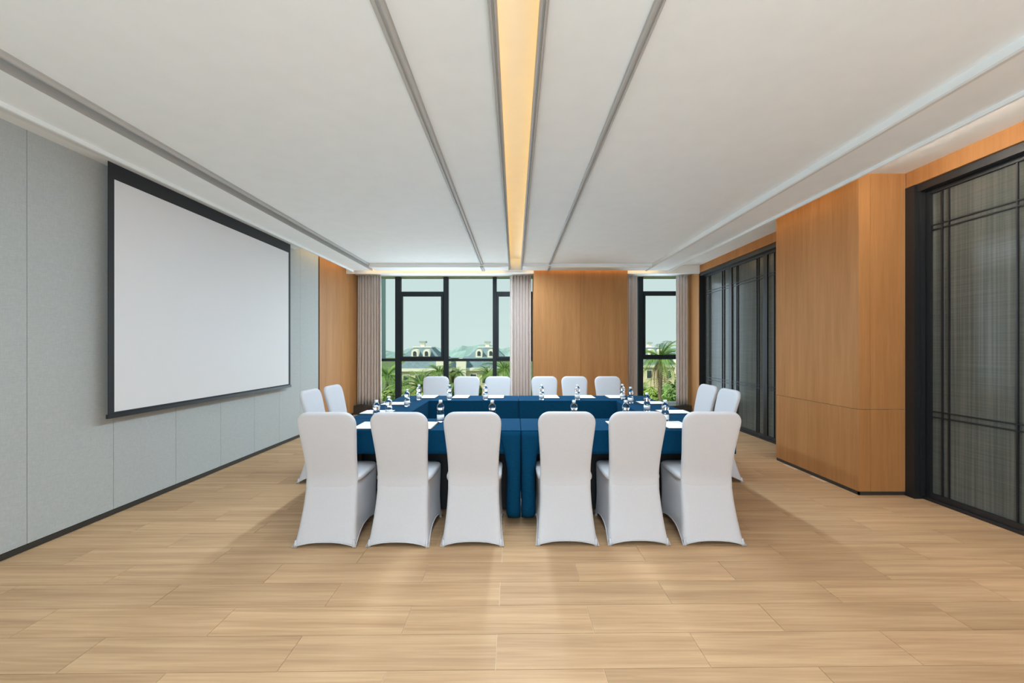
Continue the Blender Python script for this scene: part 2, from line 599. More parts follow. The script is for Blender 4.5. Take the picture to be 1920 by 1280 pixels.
# --- ceiling: field, lower border, cove lips, mouldings
ceiling = box('ceiling', XL - 0.14, 4.1, YB - 0.12, 8.7, 3.30, 3.40, M_ceiling)
tag(ceiling, 'white plaster ceiling with mouldings and a glowing light slot', 'ceiling', kind='structure')
ZF, ZBd = 2.985, 2.93
YE = 7.60                                    # end of the suspended slab
TL, TR = -0.122, 0.156                       # light slot frame
SL, SR = -2.74, 2.584                        # steps between field and border
EL, ER = -3.185, 3.045                       # slab edges
box('ceiling_field', SL, TL + 0.002, YB, 7.22, ZF, ZF + 0.02, M_ceiling, ceiling)
box('ceiling_field', TR - 0.002, SR, YB, 7.22, ZF, ZF + 0.02, M_ceiling, ceiling)
box('ceiling_border', EL, SL - 0.082, YB, YE, ZBd, ZF + 0.02, M_ceiling, ceiling)
box('groove_back', SL - 0.082, SL, YB, YE, ZF + 0.055, ZF + 0.07, M_trim, ceiling)  # groove shaped deep so the left step looks darker
box('groove_side', SL - 0.004, SL, YB, 7.22, ZF + 0.02, ZF + 0.055, M_trim, ceiling)
box('ceiling_border', SR, ER - 0.02, YB, YE, ZBd, ZF + 0.02, M_ceiling, ceiling)
box('ceiling_border', SL, TL, 7.22, YE, ZBd, ZF + 0.02, M_ceiling, ceiling)
box('ceiling_border', TR, SR, 7.22, YE, ZBd, ZF + 0.02, M_ceiling, ceiling)
box('cove_lip', ER - 0.02, ER, YB, YE, 2.900, ZF + 0.03, M_ceiling, ceiling)
box('cove_lip', EL - 0.02, EL, YB, YE, 2.900, ZF + 0.03, M_ceiling, ceiling)
# soffit that closes the left cove in front of the screen housing
prism_y('screen_soffit', [(EL - 0.0205, 2.905), (EL - 0.0205, 2.96), (XL + 0.001, 2.96), (XL + 0.001, 2.908), (-3.30, 2.922), (-3.25, 2.922)],
        YB, 5.89, M_trim, ceiling)
# cove tops
box('cove_top', ER, XH + 0.001, YB, 7.70, ZT, ZT + 0.05, M_ceiling, ceiling)
box('cove_top', XL, EL, 5.89, 7.70, ZT, ZT + 0.05, M_ceiling, ceiling)
box('cove_top', EL, ER, YE + 0.0, 7.70, ZT, ZT + 0.05, M_ceiling, ceiling)
# recess ceiling over the curtains
box('curtain_box_top', XL, 3.8, 7.735, 8.42, 2.955, 2.99, M_ceiling, ceiling)
# mouldings
def ridge(x, w, sign, y1=YE):
    """two-ridged moulding running along the room; hangs below the field"""
    z = ZF
    pts = [(x - w / 2, z), (x - w / 2, z - 0.020), (x - w / 2 + 0.006, z - 0.026), (x - 0.009, z - 0.026), (x - 0.005, z - 0.014),
           (x + 0.005, z - 0.014), (x + 0.009, z - 0.026), (x + w / 2 - 0.006, z - 0.026), (x + w / 2, z - 0.020), (x + w / 2, z)]
    prism_y('ceiling_moulding', pts, YB, 7.22, M_profile, ceiling)
    pts2 = [(px_, pz - (ZF - ZBd) * 0.9) for px_, pz in pts]
    prism_y('ceiling_moulding', pts2, 7.22, y1, M_profile, ceiling)
ridge(-0.622, 0.062, 1)
ridge(0.660, 0.046, 1)
# left step: stepped moulding, its shade put into the grey, right step: slim bead
prism_y('step_moulding', [(SL - 0.010, ZF - 0.034), (SL + 0.004, ZF - 0.034), (SL + 0.014, ZF - 0.018), (SL + 0.014, ZF), (SL - 0.010, ZF)], YB, YE, M_profile, ceiling)
prism_y('step_moulding', [(SL - 0.083, ZBd - 0.004), (SL - 0.073, ZBd - 0.004), (SL - 0.073, ZF + 0.05), (SL - 0.083, ZF + 0.05)], YB, YE, M_profile, ceiling)
prism_y('step_moulding', [(SR + 0.03, ZBd), (SR + 0.03, ZBd - 0.012), (SR + 0.004, ZBd - 0.012), (SR, ZBd)], YB, YE, M_trim, ceiling)
prism_x('step_moulding', [(7.215, ZF), (7.215, ZF - 0.03), (7.235, ZBd - 0.012), (7.26, ZBd - 0.012), (7.26, ZBd)], SL, TL, M_ceiling, ceiling)
prism_x('step_moulding', [(7.215, ZF), (7.215, ZF - 0.03), (7.235, ZBd - 0.012), (7.26, ZBd - 0.012), (7.26, ZBd)], TR, SR, M_ceiling, ceiling)
# light slot: frame, wide trough above, hidden warm strips on both ledges
for s, x0 in ((1, TL), (-1, TR)):
    a = [(x0, ZF + 0.001), (x0, ZF - 0.030), (x0 + s * 0.010, ZF - 0.042), (x0 + s * 0.016, ZF - 0.042), (x0 + s * 0.018, ZF - 0.030),
         (x0 + s * 0.026, ZF - 0.030), (x0 + s * 0.028, ZF - 0.040), (x0 + s * 0.040, ZF - 0.034), (x0 + s * 0.040, ZF + 0.03), (x0 + s * 0.030, ZF + 0.03), (x0, ZF + 0.022)]
    prism_y('slot_frame', a, YB, YE, M_profile, ceiling)
box('slot_top', -0.36, 0.39, YB, YE, 3.16, 3.19, M_ceiling, ceiling)
box('slot_side', -0.38, -0.36, YB, YE, ZF + 0.02, 3.19, M_ceiling, ceiling)
box('slot_side', 0.39, 0.41, YB, YE, ZF + 0.02, 3.19, M_ceiling, ceiling)
box('slot_end', TL - 0.003, TR + 0.003, YE - 0.03, YE, ZBd, 3.19, M_ceiling, ceiling)
for x in (-0.235, 0.265):
    box('light_strip', x - 0.008, x + 0.008, YB + 0.1, YE - 0.1, ZF + 0.028, ZF + 0.040, M_led, ceiling)
# warm strips tucked behind the cove lips, plus an added white fill strip
box('light_strip', ER + 0.004, ER + 0.014, 3.68, 7.5, 2.985, 2.993, M_led2, ceiling)
box('light_strip', ER + 0.004, ER + 0.014, -2.0, 3.40, 2.985, 2.993, M_covefill, ceiling)
box('light_strip', EL - 0.034, EL - 0.024, 5.95, 7.5, 2.985, 2.993, M_led2, ceiling)
box('light_strip', -3.0, -0.2, YE + 0.004, YE + 0.014, 2.985, 2.993, M_led2, ceiling)
box('light_strip', 0.25, 2.9, YE + 0.004, YE + 0.014, 2.985, 2.993, M_led2, ceiling)

# ------------------------------------------------------------------ windows
def bar(win, name, x0, x1, z0, z1, y0=8.40, y1=8.50):
    return box(name, x0, x1, y0, y1, z0, z1, M_frame, win, bevel=0.004, seg=1)

def pane(win, x0, x1, z0, z1, y=8.47):
    return box('pane', x0, x1, y - 0.004, y + 0.004, z0, z1, M_glass, win)

def sash(win, x0, x1, z0, z1, t=0.040):
    s = boxes('sash', [(x0, x0 + t, 8.375, 8.46, z0, z1), (x1 - t, x1, 8.375, 8.46, z0, z1),
                       (x0 + t, x1 - t, 8.375, 8.46, z0, z0 + t), (x0 + t, x1 - t, 8.375, 8.46, z1 - t, z1)], M_frame, win)
    box('pane', x0 + t, x1 - t, 8.41, 8.418, z0 + t, z1 - t, M_glass, s)
    return s

ZW0, ZW1 = 0.19, 2.955
win1 = empty('window_1', (0, 0, 0))
tag(win1, 'wide window of dark framed panes looking on villas and palms', 'window', kind='structure')
for a, c in ((-3.37, -3.32), (-2.617, -2.500), (-1.561, -1.455), (-0.481, -0.395), (0.40, 0.455)):
    bar(win1, 'mullion', a, c, ZW0, ZW1)
ZT0, ZT1, ZM0, ZM1 = 2.575, 2.632, 1.107, 1.165
# bay 1
bar(win1, 'transom', -3.32, -2.617, ZM0, ZM1)
pane(win1, -3.32, -2.617, ZM1, ZW1)
pane(win1, -3.32, -2.617, ZW0, ZM0)
# bay 2 (opening sash)
bar(win1, 'transom', -2.500, -1.561, ZT0, ZT1)
bar(win1, 'transom', -2.500, -1.561, ZM0, ZM1)
pane(win1, -2.500, -1.561, ZT1, ZW1)
sash(win1, -2.500, -1.561, ZM1, ZT0, 0.046)
pane(win1, -2.500, -1.561, ZW0, ZM0)
# bay 3
bar(win1, 'transom', -1.455, -0.481, ZM0, ZM1)
pane(win1, -1.455, -0.481, ZM1, ZW1)
pane(win1, -1.455, -0.481, ZW0, ZM0)
# bay 4
bar(win1, 'transom', -0.395, 0.40, ZT0, ZT1)
bar(win1, 'transom', -0.395, 0.40, ZM0, ZM1)
pane(win1, -0.395, 0.40, ZT1, ZW1)
sash(win1, -0.395, 0.40, ZM1, ZT0, 0.046)
pane(win1, -0.395, 0.40, ZW0, ZM0)

win2 = empty('window_2', (0, 0, 0))
tag(win2, 'narrow dark framed window between two curtains right of the oak pier', 'window', kind='structure')
for a, c in ((2.26, 2.32), (2.711, 2.815), (3.66, 3.71)):
    bar(win2, 'mullion', a, c, ZW0, ZW1)
bar(win2, 'transom', 2.815, 3.66, 2.585, 2.640)
bar(win2, 'transom', 2.815, 3.66, 1.15, 1.21)
pane(win2, 2.815, 3.66, 2.640, ZW1)
sash(win2, 2.815, 3.66, 1.21, 2.585, 0.040)
pane(win2, 2.815, 3.66, ZW0, 1.15)
pane(win2, 2.32, 2.711, ZW0, ZW1)

# ------------------------------------------------------------------ curtains
def curtain(x0, x1, y, z0, label, folds, amp=0.045, seed=1, flare=0.0):
    rnd = random.Random(seed)
    n = folds * 10
    nz = 14
    z1 = 2.945
    ph = [rnd.uniform(-0.9, 0.9) for _ in range(folds + 2)]
    am = [rnd.uniform(0.55, 1.0) for _ in range(folds + 2)]
    bm = bmesh.new()
    rows = []
    for iz in range(nz + 1):
        v = iz / nz
        r = []
        for i in range(n + 1):
            u = i / n
            f = u * folds
            k = int(min(f, folds - 1))
            t = f - k
            a = am[k] * (1 - t) + am[k + 1] * t
            p = ph[k] * (1 - t) + ph[k + 1] * t
            yy = y + amp * a * sin(2 * pi * f + p) * (0.75 + 0.25 * v)
            xx = x0 + (x1 - x0) * u + 0.012 * sin(4 * pi * f + p) + flare * v * (u - 0.5)
            r.append(bm.verts.new((xx, yy, z1 + (z0 - z1) * v)))
        rows.append(r)
    for a, c in zip(rows, rows[1:]):
        for i in range(n):
            bm.faces.new((a[i], a[i + 1], c[i + 1], c[i]))
    o = bm_obj('curtain', bm, M_curtain, None, True)
    md = o.modifiers.new('thickness', 'SOLIDIFY')
    md.thickness = 0.006
    tag(o, label, 'curtain', 'pleated taupe curtains at the far windows')
    return o

curtain(-3.335, -2.845, 8.22, 0.193, 'wide taupe pleated curtain in the left corner beside the oak wall', 8, 0.07, 3, 0.02)
curtain(-0.100, 0.355, 8.22, 0.193, 'taupe pleated curtain hanging just left of the oak pier', 7, 0.065, 5)
curtain(2.285, 2.625, 8.22, 0.193, 'narrow shaded taupe curtain just right of the oak pier', 4, 0.045, 8)
curtain(3.445, 3.685, 8.19, 0.193, 'light taupe curtain in the right corner beside the dark doors', 4, 0.04, 11)

# ------------------------------------------------------------------ sliding doors in the right wall
def door(n, y0, y1, label, pairs):
    """black framed leaf with reeded glass and a double-line lattice; plane at X = XR"""
    d = empty('door_%d' % n, (0, 0, 0))
    tag(d, label, 'door', kind='structure')
    zt = 2.843
    st = 0.045
    for a, c in ((y0, y0 + st), (y1 - st, y1)):
        box('stile', XR - 0.012, XR + 0.035, a + 0.001, c - 0.001, 0.03, zt, M_black, d)
    box('rail', XR - 0.012, XR + 0.035, y0 + st, y1 - st, 0.03, 0.075, M_black, d)
    box('rail', XR - 0.012, XR + 0.035, y0 + st, y1 - st, zt - 0.035, zt, M_black, d)
    box('glass_pane', XR + 0.008, XR + 0.018, y0 + st, y1 - st, 0.075, zt - 0.035, M_reed, d)
    for p in pairs:
        box('lattice_bar', XR - 0.006, XR + 0.0078, p - 0.005, p + 0.005, 0.075, zt - 0.035, M_black, d)
    for z in (0.77, 0.82, 2.476, 2.52):
        box('lattice_bar', XR - 0.004, XR + 0.0078, y0 + st, y1 - st, z - 0.005, z + 0.005, M_black, d)
    return d

door(1, 2.735, 3.560, 'nearest sliding door leaf right of the oak column, grey reeded glass', (3.43, 3.378, 2.917, 2.865))
door(2, 1.905, 2.733, 'sliding door leaf nearest the viewer at the right edge', (2.60, 2.548, 2.09, 2.04))
door(3, 4.885, 5.838, 'far sliding door leaf half hidden behind the oak column', (5.13, 5.08, 5.60, 5.65))
door(4, 5.840, 6.788, 'middle leaf of the dark sliding doors beyond the oak column', (6.01, 6.06, 6.57, 6.61))
door(5, 6.790, 7.738, 'farthest dark sliding door leaf in the corner by the window', (7.00, 7.07, 7.50, 7.55))
fr1 = boxes('trim_1', [(3.708, 3.88, 3.562, 3.646, 0.0, 2.911), (3.735, 3.88, 1.905, 3.562, 2.845, 2.911), (XR - 0.03, 3.88, 1.905, 3.562, 0.0, 0.028),
                       (3.76, 3.80, 3.552, 3.563, 0.03, 2.845)], M_black)
tag(fr1, 'black metal frame around the near sliding door bay', 'door frame', kind='structure')
fr2 = boxes('trim_2', [(3.725, 3.88, 4.803, 4.884, 0.0, 2.911), (3.725, 3.88, 7.739, 7.744, 0.0, 2.911), (3.735, 3.88, 4.885, 7.739, 2.845, 2.911),
                       (XR - 0.03, 3.88, 4.885, 7.739, 0.0, 0.028)], M_black)
tag(fr2, 'black metal frame around the far sliding door bay', 'door frame', kind='structure')
# dark corridor side behind the doors
bk = box('wall_corridor', 3.885, 3.945, 1.9, 7.75, 0.0, 2.911, M_blackmatte)
tag(bk, 'dark backing behind the sliding doors', 'wall', kind='structure')

# ------------------------------------------------------------------ projection screen on the left wall
scr = empty('projection_screen', (-3.30, 4.388, 0.824))
tag(scr, 'large white projection screen with black border hung on the left wall', 'projection screen')
def scr_box(name, x0, x1, y0, y1, z0, z1, mat):
    o = box(name, x0 + 3.30, x1 + 3.30, y0 - 4.388, y1 - 4.388, z0 - 0.824, z1 - 0.824, mat, scr)
    return o
scr_box('screen_surface', -3.304, -3.300, 3.165, 5.604, 0.8725, 2.789, M_screen)
scr_box('border', -3.305, -3.2995, 3.118, 3.165, 0.858, 2.873, M_blackmatte)
scr_box('border', -3.305, -3.2995, 5.604, 5.650, 0.858, 2.873, M_blackmatte)
scr_box('border', -3.305, -3.2995, 3.165, 5.604, 2.789, 2.873, M_blackmatte)
scr_box('border', -3.305, -3.2995, 3.165, 5.604, 0.858, 0.8725, M_blackmatte)
scr_box('weight_bar', -3.312, -3.290, 3.110, 5.657, 0.824, 0.858, M_black)
scr_box('housing', -3.305, -3.2995, 3.118, 5.650, 2.873, 2.918, M_blackmatte)

# ------------------------------------------------------------------ tables and tablecloths
TZ = 0.742            # table board top
CZ = 0.750            # cloth top
def table(x0, x1, y0, y1, along, label):
    cx, cy = (x0 + x1) / 2, (y0 + y1) / 2
    t = empty('conference_table', (cx, cy, 0))
    tag(t, label, 'table', 'folding tables set in a hollow square')
    i = 0.012
    X0, X1, Y0, Y1 = x0 - cx + i, x1 - cx - i, y0 - cy + i, y1 - cy - i
    box('table_top', X0, X1, Y0, Y1, TZ - 0.03, TZ, M_dark, t, bevel=0.003, seg=1)
    for sx in (0, 1):
        for sy in (0, 1):
            x = X0 + 0.22 if sx == 0 else X1 - 0.22
            y = -0.045 if sy == 0 else 0.045
            bm = bmesh.new()
            lathe(bm, [(0.019, 0.0), (0.019, 0.02), (0.0155, 0.025), (0.0155, TZ - 0.031)], 10, (x, y))
            bm_obj('leg', bm, M_black, t, True)
    if along == 'x':
        box('modesty_panel', X0 + 0.08, X1 - 0.08, -0.01, 0.01, 0.03, TZ - 0.032, M_blackmatte, t)
    else:
        box('modesty_panel', -0.01, 0.01, Y0 + 0.08, Y1 - 0.08, 0.03, TZ - 0.032, M_blackmatte, t)
    return t

def cloth(x0, x1, y0, y1, drops, label, folds=()):
    """boxed cloth: a top sheet and hanging sides; drops = (x-, x+, y-, y+) lower edge heights.
    folds = list of (corner x sign, corner y sign): long rolled corner fold hanging beside that corner"""
    cx, cy = (x0 + x1) / 2, (y0 + y1) / 2
    c = empty('tablecloth', (cx, cy, 0))
    tag(c, label, 'tablecloth', 'dark blue tablecloths')
    X0, X1, Y0, Y1 = x0 - cx, x1 - cx, y0 - cy, y1 - cy
    th = 0.004
    # top with a softly rounded edge
    bm = bmesh.new()
    add_box(bm, X0, X1, Y0, Y1, CZ - 0.007, CZ)
    es = [e for e in bm.edges if all(v.co.z > CZ - 0.001 for v in e.verts)]
    bmesh.ops.bevel(bm, geom=es, offset=0.006, segments=3, profile=0.5, affect='EDGES')
    bm_obj('cloth_top', bm, M_cloth, c)
    def sheet(a, bb, zlow, normal):
        """hanging side from a to bb (2D), gently rippled"""
        ax, ay = a
        bx_, by_ = bb
        L = sqrt((bx_ - ax) ** 2 + (by_ - ay) ** 2)
        n = max(4, int(L / 0.04))
        nz = 6
        bm = bmesh.new()
        ph = random.uniform(0, 6)
        outer, inner = [], []
        for iz in range(nz + 1):
            v = iz / nz
            ro, ri = [], []
            for i in range(n + 1):
                u = i / n
                rp = 0.004 * v * sin(u * L * 9 + ph) + 0.002 * v * sin(u * L * 23 + ph * 2)
                if zlow < 0.3:
                    rp *= 1.8
                edge = min(1, u * 8, (1 - u) * 8)
                rp = -abs(rp) * edge
                px_ = ax + (bx_ - ax) * u + normal[0] * (rp - 0.001)
                py_ = ay + (by_ - ay) * u + normal[1] * (rp - 0.001)
                z = CZ - 0.0065 + (zlow - CZ + 0.0065) * v
                ro.append(bm.verts.new((px_, py_, z)))
                ri.append(bm.verts.new((px_ - normal[0] * th, py_ - normal[1] * th, z)))
            outer.append(ro)
            inner.append(ri)
        for k in range(nz):
            for i in range(n):
                bm.faces.new((outer[k][i], outer[k][i + 1], outer[k + 1][i + 1], outer[k + 1][i]))
                bm.faces.new((inner[k][i + 1], inner[k][i], inner[k + 1][i], inner[k + 1][i + 1]))
        for i in range(n):
            bm.faces.new((outer[nz][i], outer[nz][i + 1], inner[nz][i + 1], inner[nz][i]))
        for k in range(nz):
            bm.faces.new((outer[k][0], outer[k + 1][0], inner[k + 1][0], inner[k][0]))
            bm.faces.new((outer[k][n], inner[k][n], inner[k + 1][n], outer[k + 1][n]))
        return bm_obj('cloth_drop', bm, M_cloth, c, True)
    if drops[0] is not None:
        sheet((X0, Y0), (X0, Y1), drops[0], (-1, 0))
    if drops[1] is not None:
        sheet((X1, Y0), (X1, Y1), drops[1], (1, 0))
    if drops[2] is not None:
        sheet((X0, Y0), (X1, Y0), drops[2], (0, -1))
    if drops[3] is not None:
        sheet((X0, Y1), (X1, Y1), drops[3], (0, 1))
    for sx, sy in folds:
        # rolled hanging corner: flat at the table edge, swelling into a rounded column below
        xe = X1 if sx > 0 else X0
        ye = Y1 if sy > 0 else Y0
        bm = bmesh.new()
        nz, n = 18, 14
        rings = []
        for iz in range(nz + 1):
            v = iz / nz
            z = CZ - 0.010 + (0.065 - CZ + 0.010) * v
            w = 0.137 - 0.027 * min(1, v * 2.2) + 0.004 * sin(v * 9)
            if v < 0.32:
                w += 0.05 * (1 - v / 0.32) ** 2
            bulge = 0.012 + 0.042 * min(1, v * 1.8)
            if v > 0.93:
                q = (v - 0.93) / 0.07
                bulge *= sqrt(max(0.02, 1 - q * q * 0.93))
                w *= 1 - 0.10 * q * q
            r = []
            for i in range(n):
                a = 2 * pi * i / n
                lx = 0.5 * w * (1 - abs(1) * cos(a))        # 0..w from the table end inwards
                ly = bulge * sin(a)
                r.append(bm.verts.new((xe - sx * (0.0015 + lx), ye + sy * ly - sy * 0.012 * (1 - v) * 0, z)))
            rings.append(r)
        for a_, c_ in zip(rings, rings[1:]):
            for i in range(n):
                bm.faces.new((a_[i], a_[(i + 1) % n], c_[(i + 1) % n], c_[i]))
        bm.faces.new(rings[0])
        bm.faces.new(rings[-1])
        bm_obj('corner_fold', bm, M_cloth, c, True)
    return c

G = 0.0015
XA, XM, XZ = -1.524, 0.050, 1.750        # outer left, seam, outer right
YA, YB1, YC, YD = 3.033, 3.540, 4.737, 5.235
xi_l, xi_r = -1.057, 1.253
tables = [
    (XA, XM - G, YA, YB1, 'x', 'nearest table left of the centre seam', (0.5625, 0.10, 0.5625, 0.10), ((1, -1),)),
    (XM + G, XZ, YA, YB1, 'x', 'nearest table right of the centre seam', (0.10, 0.5625, 0.5625, 0.10), ((-1, -1),)),
    (XA, XM - G, YC, YD, 'x', 'far table left of the centre seam, before the wide window', (0.5625, 0.10, 0.10, 0.5625), ((1, 1),)),
    (XM + G, XZ, YC, YD, 'x', 'far table right of the centre seam, before the oak pier', (0.10, 0.5625, 0.10, 0.5625), ((-1, 1),)),
    (XA, xi_l, YB1 + G, YC - G, 'y', 'side table on the left, toward the projection screen', (0.5625, 0.10, None, None), ()),
    (xi_r, XZ, YB1 + G, YC - G, 'y', 'side table on the right, toward the dark sliding doors', (0.10, 0.5625, None, None), ()),
]
for x0, x1, y0, y1, al, lab, dr, fo in tables:
    table(x0 + 0.006, x1 - 0.006, y0 + 0.006, y1 - 0.006, al, 'dark folding table under blue cloth, ' + lab.split(',')[0])
    cloth(x0, x1, y0, y1, dr, 'dark blue cloth on the ' + lab, fo)

# ------------------------------------------------------------------ chairs
SEAT_Z = 0.468
def make_chair():
    """white stretch-covered banquet chair; local +Y is where the sitter faces, origin under the rear feet"""
    ch = empty('banquet_chair')
    # --- skirt
    wr = [(0, 0.221), (0.06, 0.212), (0.15, 0.202), (0.28, 0.192), (0.40, 0.1865), (0.45, 0.176)]
    yr = [(0, 0.0), (0.06, 0.020), (0.15, 0.048), (0.28, 0.083), (0.40, 0.1065), (0.45, 0.124)]
    wf = [(0, 0.214), (0.06, 0.209), (0.2, 0.204), (0.43, 0.208)]
    yf = [(0, 0.516), (0.06, 0.510), (0.2, 0.500), (0.43, 0.505)]
    nside, nz = 8, 9
    ztop = 0.450
    arch = {0: 0.030, 1: 0.075, 2: 0.045, 3: 0.075}
    bm = bmesh.new()
    rings = []
    hem_pts = []
    for iz in range(nz + 1):
        v = iz / nz
        ring = []
        for s in range(4):
            for i in range(nside):
                u = i / nside
                A = arch[s] * (1 - abs(2 * u - 1) ** 2.6)
                zl = 0.006 + A
                z = zl + (ztop - zl) * v
                R = (lerp_tab(wr, z), lerp_tab(yr, z))
                F = (lerp_tab(wf, z), lerp_tab(yf, z))
                corners = [(-R[0], R[1]), (R[0], R[1]), (F[0], F[1]), (-F[0], F[1])]
                a, c = corners[s], corners[(s + 1) % 4]
                x = a[0] + (c[0] - a[0]) * u
                yv = a[1] + (c[1] - a[1]) * u
                pin = 0.016 * sin(pi * min(1, z / ztop)) * (1 - abs(2 * u - 1) ** 2)
                if s == 0:
                    yv += 0.0
                elif s == 1:
                    x -= pin
                elif s == 2:
                    yv -= pin * 0.6
                else:
                    x += pin
                ring.append(bm.verts.new((x, yv, z)))
        rings.append(ring)
    hem_pts = [v_.co.copy() for v_ in rings[0]]
    n = 4 * nside
    for a, c in zip(rings, rings[1:]):
        for i in range(n):
            bm.faces.new((a[i], a[(i + 1) % n], c[(i + 1) % n], c[i]))
    sk = bm_obj('skirt', bm, M_cover, ch, True)
    md = sk.modifiers.new('thickness', 'SOLIDIFY')
    md.thickness = 0.004
    md.offset = -1
    md = sk.modifiers.new('smooth', 'SUBSURF')
    md.levels = 1
    md.render_levels = 1
    # --- hem roll
    bm = bmesh.new()
    tube(bm, [p + Vector((0, 0, 0.002)) for p in hem_pts], 0.0042, 6, closed=True)
    bm_obj('hem', bm, M_cover, sk, True)
    # --- feet pockets
    for sx, yy_, w_ in ((-1, 0.018, 0.203), (1, 0.018, 0.203), (-1, 0.498, 0.198), (1, 0.498, 0.198)):
        bm = bmesh.new()
        lathe(bm, [(0.009, 0.0), (0.0115, 0.003), (0.011, 0.02), (0.006, 0.05)], 10, (sx * w_, yy_))
        bm_obj('foot_pocket', bm, M_cover, ch, True)
    # --- seat cushion
    bm = bmesh.new()
    m_, k_ = 28, 7
    ringz = [(0.985, 0.425), (1.0, 0.438), (1.0, 0.450), (0.985, 0.460), (0.94, SEAT_Z - 0.002), (0.80, SEAT_Z + 0.003), (0.45, SEAT_Z + 0.008), (0.12, SEAT_Z + 0.010)]
    rings = []
    yc_ = 0.312
    for s_, z in ringz:
        ring = []
        for i in range(m_ * 2):
            a = 2 * pi * i / (m_ * 2)
            e = 2 / 7
            cx_ = abs(cos(a)) ** e * (1 if cos(a) >= 0 else -1)
            sy_ = abs(sin(a)) ** e * (1 if sin(a) >= 0 else -1)
            hw = 0.209 if sy_ > 0 else 0.206
            ring.append(bm.verts.new((cx_ * hw * s_, yc_ + sy_ * 0.198 * s_, z)))
        rings.append(ring)
    for a, c in zip(rings, rings[1:]):
        for i in range(m_ * 2):
            bm.faces.new((a[i], a[(i + 1) % (m_ * 2)], c[(i + 1) % (m_ * 2)], c[i]))
    bm.faces.new(rings[-1])
    bm.faces.new(list(reversed(rings[0])))
    bm_obj('seat', bm, M_cover, ch, True)
    # --- backrest
    ZTOP = 0.948
    hw_t = [(0.33, 0.182), (0.38, 0.186), (0.42, 0.1862), (0.52, 0.1845), (0.62, 0.1875), (0.74, 0.197), (0.84, 0.2055), (0.95, 0.207)]
    yc_t = [(0.33, 0.1245), (0.36, 0.1265), (0.40, 0.1305), (0.44, 0.1340), (0.48, 0.1315), (0.54, 0.1215), (0.62, 0.105), (0.75, 0.076), (0.86, 0.048), (0.95, 0.024)]
    th_t = [(0.36, 0.046), (0.42, 0.050), (0.55, 0.052), (0.8, 0.054), (0.95, 0.052)]
    zs = [0.33, 0.36, 0.38, 0.40, 0.42, 0.44, 0.46, 0.48, 0.51, 0.54, 0.58, 0.64, 0.70, 0.76, 0.81, 0.85, 0.875, 0.895, 0.912, 0.926, 0.936, 0.943, 0.9468, ZTOP]
    r_c = 0.085
    n = 40
    bm = bmesh.new()
    rings = []
    for z in zs:
        hw = lerp_tab(hw_t, z)
        th = lerp_tab(th_t, z)
        d = z - (ZTOP - r_c)
        if d > 0:
            hw -= r_c - sqrt(max(0.0, r_c * r_c - d * d))
        rt = 0.022
        d2 = z - (ZTOP - rt)
        if d2 > 0:
            th = th * 0.25 + th * 0.75 * sqrt(max(0.0, 1 - (d2 / rt) ** 2))
        yc_ = lerp_tab(yc_t, z)
        ring = []
        for i in range(n):
            a = 2 * pi * i / n
            cx_ = abs(cos(a)) ** (2 / 7) * (1 if cos(a) >= 0 else -1)
            sy_ = abs(sin(a)) ** (2 / 3.2) * (1 if sin(a) >= 0 else -1)
            # shallow hollow across the back
            ring.append(bm.verts.new((cx_ * hw, yc_ + sy_ * th / 2, z)))
        rings.append(ring)
    for a, c in zip(rings, rings[1:]):
        for i in range(n):
            bm.faces.new((a[i], a[(i + 1) % n], c[(i + 1) % n], c[i]))
    bm.faces.new(rings[-1])
    bm.faces.new(list(reversed(rings[0])))
    bm_obj('backrest', bm, M_cover, ch, True)
    return ch

proto = make_chair()
R90 = pi / 2
jit = [0.010, -0.02, 0.015, -0.01, 0.008, -0.015]
chairs = []
near_l = ['leftmost white-covered chair in the near row, back to the viewer', 'second white-covered chair from the left in the near row',
          'near-row white-covered chair just left of the cloth seam', 'near-row white-covered chair just right of the cloth seam',
          'second white-covered chair from the right in the near row', 'rightmost white-covered chair in the near row, back to the viewer']
far_l = ['leftmost white-covered chair in the far row, before the window', 'second white-covered chair from the left in the far row',
         'far-row white-covered chair left of the seam, by the middle curtain', 'far-row white-covered chair right of the seam, by the middle curtain',
         'far-row white-covered chair in the middle of the oak pier', 'rightmost white-covered chair in the far row, before the oak pier']
nx = [-1.334, -0.8216, -0.300, 0.372, 0.8815, 1.411]
fx = [-1.245, -0.758, -0.263, 0.468, 0.946, 1.472]
ny = [2.680, 2.683, 2.692, 2.703, 2.708, 2.705]
for x, y, j, l in zip(nx, ny, jit, near_l):
    chairs.append((x, y, j, l, 'near row of covered chairs'))
for x, j, l in zip(fx, jit[::-1], far_l):
    chairs.append((x, 6.13, pi + j, l, 'far row of covered chairs'))
chairs.append((-2.255, 4.17, -R90 + 0.02, 'left side white-covered chair nearer the viewer', 'covered chairs on the left side'))
chairs.append((-2.235, 4.645, -R90 - 0.02, 'left side white-covered chair farther back, before the oak wall', 'covered chairs on the left side'))
chairs.append((2.385, 4.20, R90 - 0.02, 'right side white-covered chair nearer the viewer', 'covered chairs on the right side'))
chairs.append((2.405, 4.705, R90 + 0.02, 'right side white-covered chair farther back, toward the window corner', 'covered chairs on the right side'))
for i, (x, y, rz, l, g) in enumerate(chairs):
    if i == 0:
        c = proto
        c.location = (x, y, 0)
        c.rotation_euler = (0, 0, rz)
    else:
        c = dup(proto, (x, y, 0), rz)
    tag(c, l, 'chair', g)

